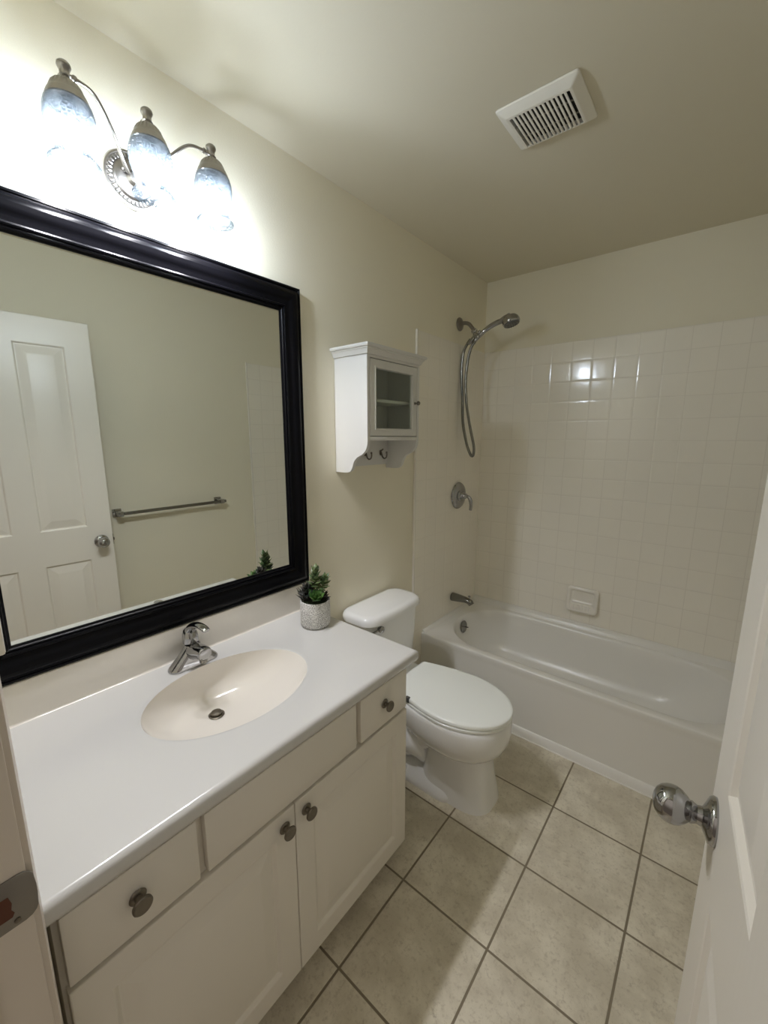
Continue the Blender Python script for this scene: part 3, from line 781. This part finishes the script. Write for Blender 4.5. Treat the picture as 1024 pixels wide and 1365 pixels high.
# shower valve
sv = thing('shower_valve', 'round chrome shower valve with a curved lever on the tiled wall', 'faucet', (sx, -.300, 1.122))
vc = (sx+.0005, -.296, 1.120)
bm = bmesh.new(); lathe(bm, [(.081, 0), (.083, .003), (.081, .008), (.073, .016), (.058, .0215), (.044, .0225), (.041, .0205), (.036, .0205), (.033, .024), (.028, .027), (.026, .030)], vc, (1, 0, 0), 56); bake('escutcheon', bm, M['chrome'], sv, 'round chrome cover plate')
bm = bmesh.new(); lathe(bm, [(.025, .020), (.025, .034), (.021, .040), (.018, .052), (.015, .060), (.001, .063)], vc, (1, 0, 0), 32)
pts = catmull([(vc[0]+.052, vc[1], vc[2]), (vc[0]+.073, vc[1]+.002, vc[2]-.004), (vc[0]+.086, vc[1]+.004, vc[2]-.025), (vc[0]+.090, vc[1]+.005, vc[2]-.055), (vc[0]+.086, vc[1]+.005, vc[2]-.085)], 6)
tube(bm, pts, [.012-.003*abs(i-12)/12 for i in range(len(pts))], 14, True, [(.6, 1.0)]*len(pts)); bake('lever_handle', bm, M['chrome'], sv, smooth=60)

# ------------------------------------------------------------------ hand shower
SY = -.325
hs = thing('hand_shower', 'chrome hand shower on a bent arm with a long looping hose', 'shower', (0, SY, 2.11))
bm = bmesh.new(); lathe(bm, [(.036, 0), (.037, .003), (.033, .009), (.022, .014), (.012, .016)], (.0005, SY-.008, 2.111), (1, 0, 0), 36); bake('wall_flange', bm, M['nickel'], hs)
bm = bmesh.new(); tube(bm, catmull([(.008, SY-.008, 2.111), (.035, SY-.006, 2.113), (.060, SY-.004, 2.103), (.080, SY-.002, 2.080), (.090, SY, 2.066)], 6), .0105, 16); bake('shower_arm', bm, M['nickel'], hs)
bm = bmesh.new()
d = Vector((.5, 0, -.86)).normalized(); p = Vector((.088, SY, 2.068))
lathe(bm, [(.012, -.004), (.0165, 0), (.0165, .012), (.013, .016), (.012, .020), (.019, .026), (.0205, .034), (.019, .043), (.012, .048)], p, d, 28)
q = p+d*.040
tube(bm, [(q.x-.050, SY, q.z-.034), (q.x-.035, SY, q.z-.022), (q.x+.012, SY, q.z+.014), (q.x+.024, SY, q.z+.022)], [.010, .0125, .013, .012], 18)
lathe(bm, [(.010, 0), (.013, .004), (.013, .018), (.009, .022), (.001, .023)], (q.x+.012, SY-.008, q.z-.006), (.2, -1, 0), 22)
bake('bracket', bm, M['chrome'], hs, 'swivel bracket with a small knob')
bm = bmesh.new()
hp = catmull([(.105, SY-.012, 2.008), (.125, SY-.008, 2.029), (.155, SY, 2.055), (.190, SY, 2.073), (.225, SY, 2.085), (.255, SY, 2.091)], 6)
tube(bm, hp, [.0105+.004*min(1, i/22) for i in range(len(hp))], 18)
bake('handle', bm, M['chrome'], hs, smooth=60)
hd = Vector((.30, 0, -.95)).normalized(); hc = Vector((.299, SY, 2.096))
bm = bmesh.new(); lathe(bm, [(.001, -.018), (.016, -.0165), (.032, -.010), (.042, .002), (.0455, .014), (.0455, .024), (.042, .030)], hc, hd, 44)
tube(bm, catmull([(.245, SY, 2.089), (.268, SY, 2.098), (.296, SY, 2.103)], 6), [.015+.010*i/12 for i in range(13)], 18, True, [(1.1, .8)]*13)
hh = bake('shower_head', bm, M['chrome'], hs, smooth=50)
bm = bmesh.new(); lathe(bm, [(.0405, .0295), (.040, .034), (.030, .037), (.028, .035), (.016, .036), (.001, .0365)], hc, hd, 40)
bake('spray_face', bm, M['spray'], hh, 'dark spray face with nozzles')
bm = bmesh.new(); _, a_, b_ = frame_of(hd)
for R_, nk in ((.034, 18), (.022, 12), (.010, 6)):
    for k in range(nk):
        t = 2*PI*k/nk; lathe(bm, [(.002, .034), (.0016, .0385)], hc+a_*R_*math.cos(t)+b_*R_*math.sin(t), hd, 6)
bake('nozzles', bm, M['chrome_dull'], hh)
bm = bmesh.new()
hose = catmull([(.064, SY, 2.013), (.040, SY+.002, 1.985), (.024, SY+.004, 1.945), (.018, SY+.006, 1.846), (.026, SY+.010, 1.700), (.034, SY+.012, 1.560), (.062, SY+.014, 1.440), (.086, SY+.014, 1.382), (.103, SY+.012, 1.366), (.115, SY+.008, 1.385), (.114, SY+.004, 1.430), (.093, SY-.002, 1.520), (.068, SY-.006, 1.640), (.054, SY-.008, 1.770), (.060, SY-.010, 1.885), (.080, SY-.012, 1.968), (.106, SY-.012, 2.009)], 10)
tube(bm, hose, .0082, 12)
for e, dd in ((hose[2], hose[0]-hose[3]), (hose[-3], hose[-1]-hose[-4])):
    lathe(bm, [(.0075, -.014), (.0098, -.012), (.0098, .012), (.0088, .016)], e, dd, 18)
bake('hose', bm, M['chrome_dull'], hs, 'grey metal hose hanging in a long loop', 60)

# ------------------------------------------------------------------ soap dish on the far wall
sd = thing('soap_dish', 'white ceramic soap dish on the tiles above the tub', 'soap dish', (.71, -TT, .528))
bm = bmesh.new()
dx0, dx1, dz0, dz1 = .622, .794, .458, .604
yb = -TT-.0005
def dfront(z): return yb-.022-.024*min(1, max(0, (dz1-z)/(dz1-dz0)))**1.3
def dring(ins, back, r=.020, top_ins=None, z0=None):
    a = dz0+ins if z0 is None else z0
    return [(x, (yb if back == 'wall' else dfront(z)+back), z) for x, z in rrect(dx0+ins, dx1-ins, a, dz1-(ins if top_ins is None else top_ins), max(r-ins*.3, .006), 6)]
loft(bm, [dring(.006, 'wall'), dring(0, .014), dring(.001, .005), dring(.005, .001), dring(.010, 0), dring(.017, .0005), dring(.021, .004, z0=.507), dring(.024, .012, z0=.511), dring(.030, .0155, z0=.518)])
for k in range(6):
    xx = .652+k*.0205; zz = .487
    lathe(bm, [(.0062, -.013), (.0068, -.010), (.0068, .010), (.0062, .013)], (xx, dfront(zz)+.0045, zz), (0, .28, 1), 12)
bake('dish_body', bm, M['ceramic'], sd, smooth=45)

# ------------------------------------------------------------------ ceiling exhaust vent
vx0, vx1, vy0, vy1 = .620, .851, -1.264, -1.056
ev = thing('exhaust_vent', 'off-white square exhaust fan grille on the ceiling', 'vent', ((vx0+vx1)/2, (vy0+vy1)/2, H))
ox0, ox1, oy0, oy1 = .652, .820, -1.232, -1.084
zb = H-.022
bm = bmesh.new()
def vr(ins, z, r=.008): return [(x, y, z) for x, y in rrect(vx0+ins, vx1-ins, vy0+ins, vy1-ins, r, 5)]
def vo(ins, z, r=.002): return [(x, y, z) for x, y in rrect(ox0+ins, ox1-ins, oy0+ins, oy1-ins, r, 5)]
loft(bm, [vr(.002, H-.0006), vr(0, H-.003), vr(.001, H-.007), vr(.022, zb+.001, .006), vr(.025, zb, .006), vo(0, zb), vo(0, H-.006)], False, False)
bake('vent_cover', bm, M['plastic'], ev, smooth=35)
NS = 14; pit = (ox1-ox0)/NS
for k in range(NS-1):
    bm = bmesh.new(); xc = ox0+pit*(k+1); box(bm, xc-pit*.26, xc+pit*.26, oy0-.001, oy1+.001, zb, zb+.003, .0006); bake('slat', bm, M['plastic'], ev, smooth=30)
bm = bmesh.new()
for yy in (-1.186, -1.130): box(bm, ox0, ox1, yy-.002, yy+.002, zb+.0032, zb+.006)
bake('cross_bar', bm, M['shaded_bar'], ev, smooth=None)
bm = bmesh.new(); box(bm, ox0-.002, ox1+.002, oy0-.002, oy1+.002, H-.0050, H-.0008); bake('vent_shade_sheet', bm, M['dark'], ev, 'dark sheet painted as the shade behind the slats', None)  # solid dark sheet below the ceiling, in place of shade inside the fan

# ------------------------------------------------------------------ towel bar on the right wall (seen in the mirror)
tb = thing('towel_bar', 'square chrome towel bar on the right wall, seen in the mirror', 'towel bar', (RX, -1.37, 1.03))
bm = bmesh.new(); ty0, ty1, tz = -1.690, -1.055, 1.030
for y in (ty0, ty1):
    b2 = bmesh.new(); box(b2, RX-.008, RX-.0005, y-.024, y+.024, tz-.024, tz+.024, .002); box(b2, RX-.075, RX-.006, y-.014, y+.014, tz-.014, tz+.014, .002)
    bake('wall_post', b2, M['chrome'], tb, smooth=30)
box(bm, RX-.072, RX-.054, ty0-.012, ty1+.030, tz-.009, tz+.009, .0015); bake('bar', bm, M['chrome_dull'], tb, smooth=30)

# ------------------------------------------------------------------ outlet fitting on the front wall, just showing at the left border
of = thing('wall_outlet', 'white boxy plastic wall fitting cut off by the left border, beside the black mirror frame', 'outlet', (.48, FY, 1.22))
bm = bmesh.new(); box(bm, .440, .515, FY+.0005, FY+.007, 1.170, 1.290, .003); bake('cover_plate', bm, M['plastic'], of)
bm = bmesh.new(); box(bm, .452, .520, FY+.006, FY+.031, 1.182, 1.262, .004); bake('plug_in_box', bm, M['plastic'], of)

# ------------------------------------------------------------------ potted succulents on the counter
PC = Vector((.166, -1.612, CZ)); PR = .054; PH = .098
pp = thing('potted_succulent', 'green succulents in a speckled grey pot on the countertop beside the toilet tank', 'plant', tuple(PC))
bm = bmesh.new()
lathe(bm, [(.001, 0), (PR-.009, 0), (PR-.007, .0015), (PR-.0065, .005), (PR-.002, .0075), (PR, .012), (PR, PH-.003), (PR-.0015, PH), (PR-.005, PH), (PR-.0065, PH-.004), (PR-.0065, PH-.016), (.001, PH-.016)], PC, (0, 0, 1), 56)
bake('pot', bm, M['pot'], pp, 'cylindrical pot with a white-on-grey speckle', 40)
bm = bmesh.new(); lathe(bm, [(.001, PH-.0158), (PR-.0075, PH-.0155), (PR-.012, PH-.008), (.02, PH-.002), (.001, PH)], PC, (0, 0, 1), 32); bake('moss', bm, M['soil'], pp)
def leaf(bm, base, d, L, W, T, curl=0.0, up=Vector((0, 0, 1)), tip=1.0):
    """fleshy pointed leaf: flattened spindle bending upwards"""
    d = Vector(d).normalized(); side = d.cross(up)
    if side.length < 1e-4: side = Vector((1, 0, 0))
    side.normalize(); nrm = side.cross(d)
    rings = []; base = Vector(base)
    for i in range(9):
        t = i/8
        wv = (math.sin(PI*min(1, t**.8))*.92+.10*(1-t))*W if t < 1 else .0006
        tv = (math.sin(PI*min(1, t**.7))*.9+.16*(1-t))*T if t < 1 else .0006
        p = base+d*(L*t)+nrm*(curl*L*t*t)
        rings.append([p+side*(wv*math.cos(a))+nrm*(tv*math.sin(a)-.25*T*abs(math.cos(a))*0) for a in [2*PI*k/8 for k in range(8)]])
    loft(bm, rings)
# bright rosette at the front
def rosette(c, axis, R_, n):
    bm = bmesh.new(); ax, a, b = frame_of(axis)
    for k in range(n):
        t = k*2.39996; f = (k+1)/n
        el = math.radians(84-66*f)
        d = (a*math.cos(t)+b*math.sin(t))*math.cos(el)+ax*math.sin(el)
        leaf(bm, Vector(c)+d*.003, d, R_*(.42+.58*f), R_*.34*(.6+.55*f), R_*.065, .35, ax)
    return bm
fw = Vector((.76, -.65, 0))                       # towards the doorway
rt = Vector((.65, .76, 0))
bake('rosette', rosette(PC+fw*.030+rt*.004+Vector((0, 0, PH+.012)), fw*.35+Vector((0, 0, .94)), .041, 24), M['leaf_bright'], pp, 'bright green rosette at the front', 60)
def stem_plant(base, topp, L, n, mat_, label, r0=.0032, el0=10, el1=62):
    bm = bmesh.new(); base = Vector(base); topp = Vector(topp); ax, a, b = frame_of(topp-base)
    tube(bm, [base, base.lerp(topp, .5), topp], [r0, r0*.9, r0*.6], 8)
    for k in range(n):
        f = k/(n-1); t = k*2.39996; el = math.radians(el0+(el1-el0)*f)
        d = (a*math.cos(t)+b*math.sin(t))*math.cos(el)+ax*math.sin(el)
        ll = L*(1.0-.38*f)*random.uniform(.9, 1.1)
        leaf(bm, base.lerp(topp, .42+.58*f), d, ll, ll*.36, ll*.12, .22, ax)
    return bake('leafy_stem', bm, mat_, pp, label, 60)
z1 = Vector((0, 0, 1))
stem_plant(PC-fw*.004-rt*.004+z1*PH, PC-fw*.006+rt*.004+z1*(PH+.108), .040, 19, M['leaf_mid'], 'tall green leafy stem', el0=0, el1=50)
stem_plant(PC+rt*.014-fw*.006+z1*PH, PC+rt*.040-fw*.004+z1*(PH+.080), .036, 16, M['leaf_mid'], 'shorter green leafy stem leaning right', el0=0, el1=50)
stem_plant(PC-rt*.018+z1*PH, PC-rt*.030+fw*.006+z1*(PH+.050), .036, 18, M['leaf_dark'], 'dark leafy stem on the left', el0=0, el1=50)
bm = bmesh.new()
for k in range(15):
    t = k/14; ang = math.radians(110+150*t)
    d = rt*math.cos(ang)*.9+fw*math.sin(ang)*.5+z1*random.uniform(.25, 1.0)
    leaf(bm, PC-rt*.026+z1*(PH-.006)+Vector((random.uniform(-.006, .006), random.uniform(-.006, .006), 0)), d, random.uniform(.045, .068), .0052, .0026, .2)
bake('spiky_leaves', bm, M['leaf_dark'], pp, 'dark spiky leaves at the left of the pot', 60)
bm = bmesh.new()
for k in range(12):
    ang = math.radians(-75+130*k/11)
    d = rt*math.cos(ang)+fw*math.sin(ang)*.8+z1*random.uniform(-.05, .45)
    leaf(bm, PC+rt*.020+z1*(PH+.002), d, random.uniform(.034, .044), .0085, .0032, .1)
bake('low_leaves', bm, M['leaf_dark'], pp, 'dark low leaves at the right of the pot', 60)
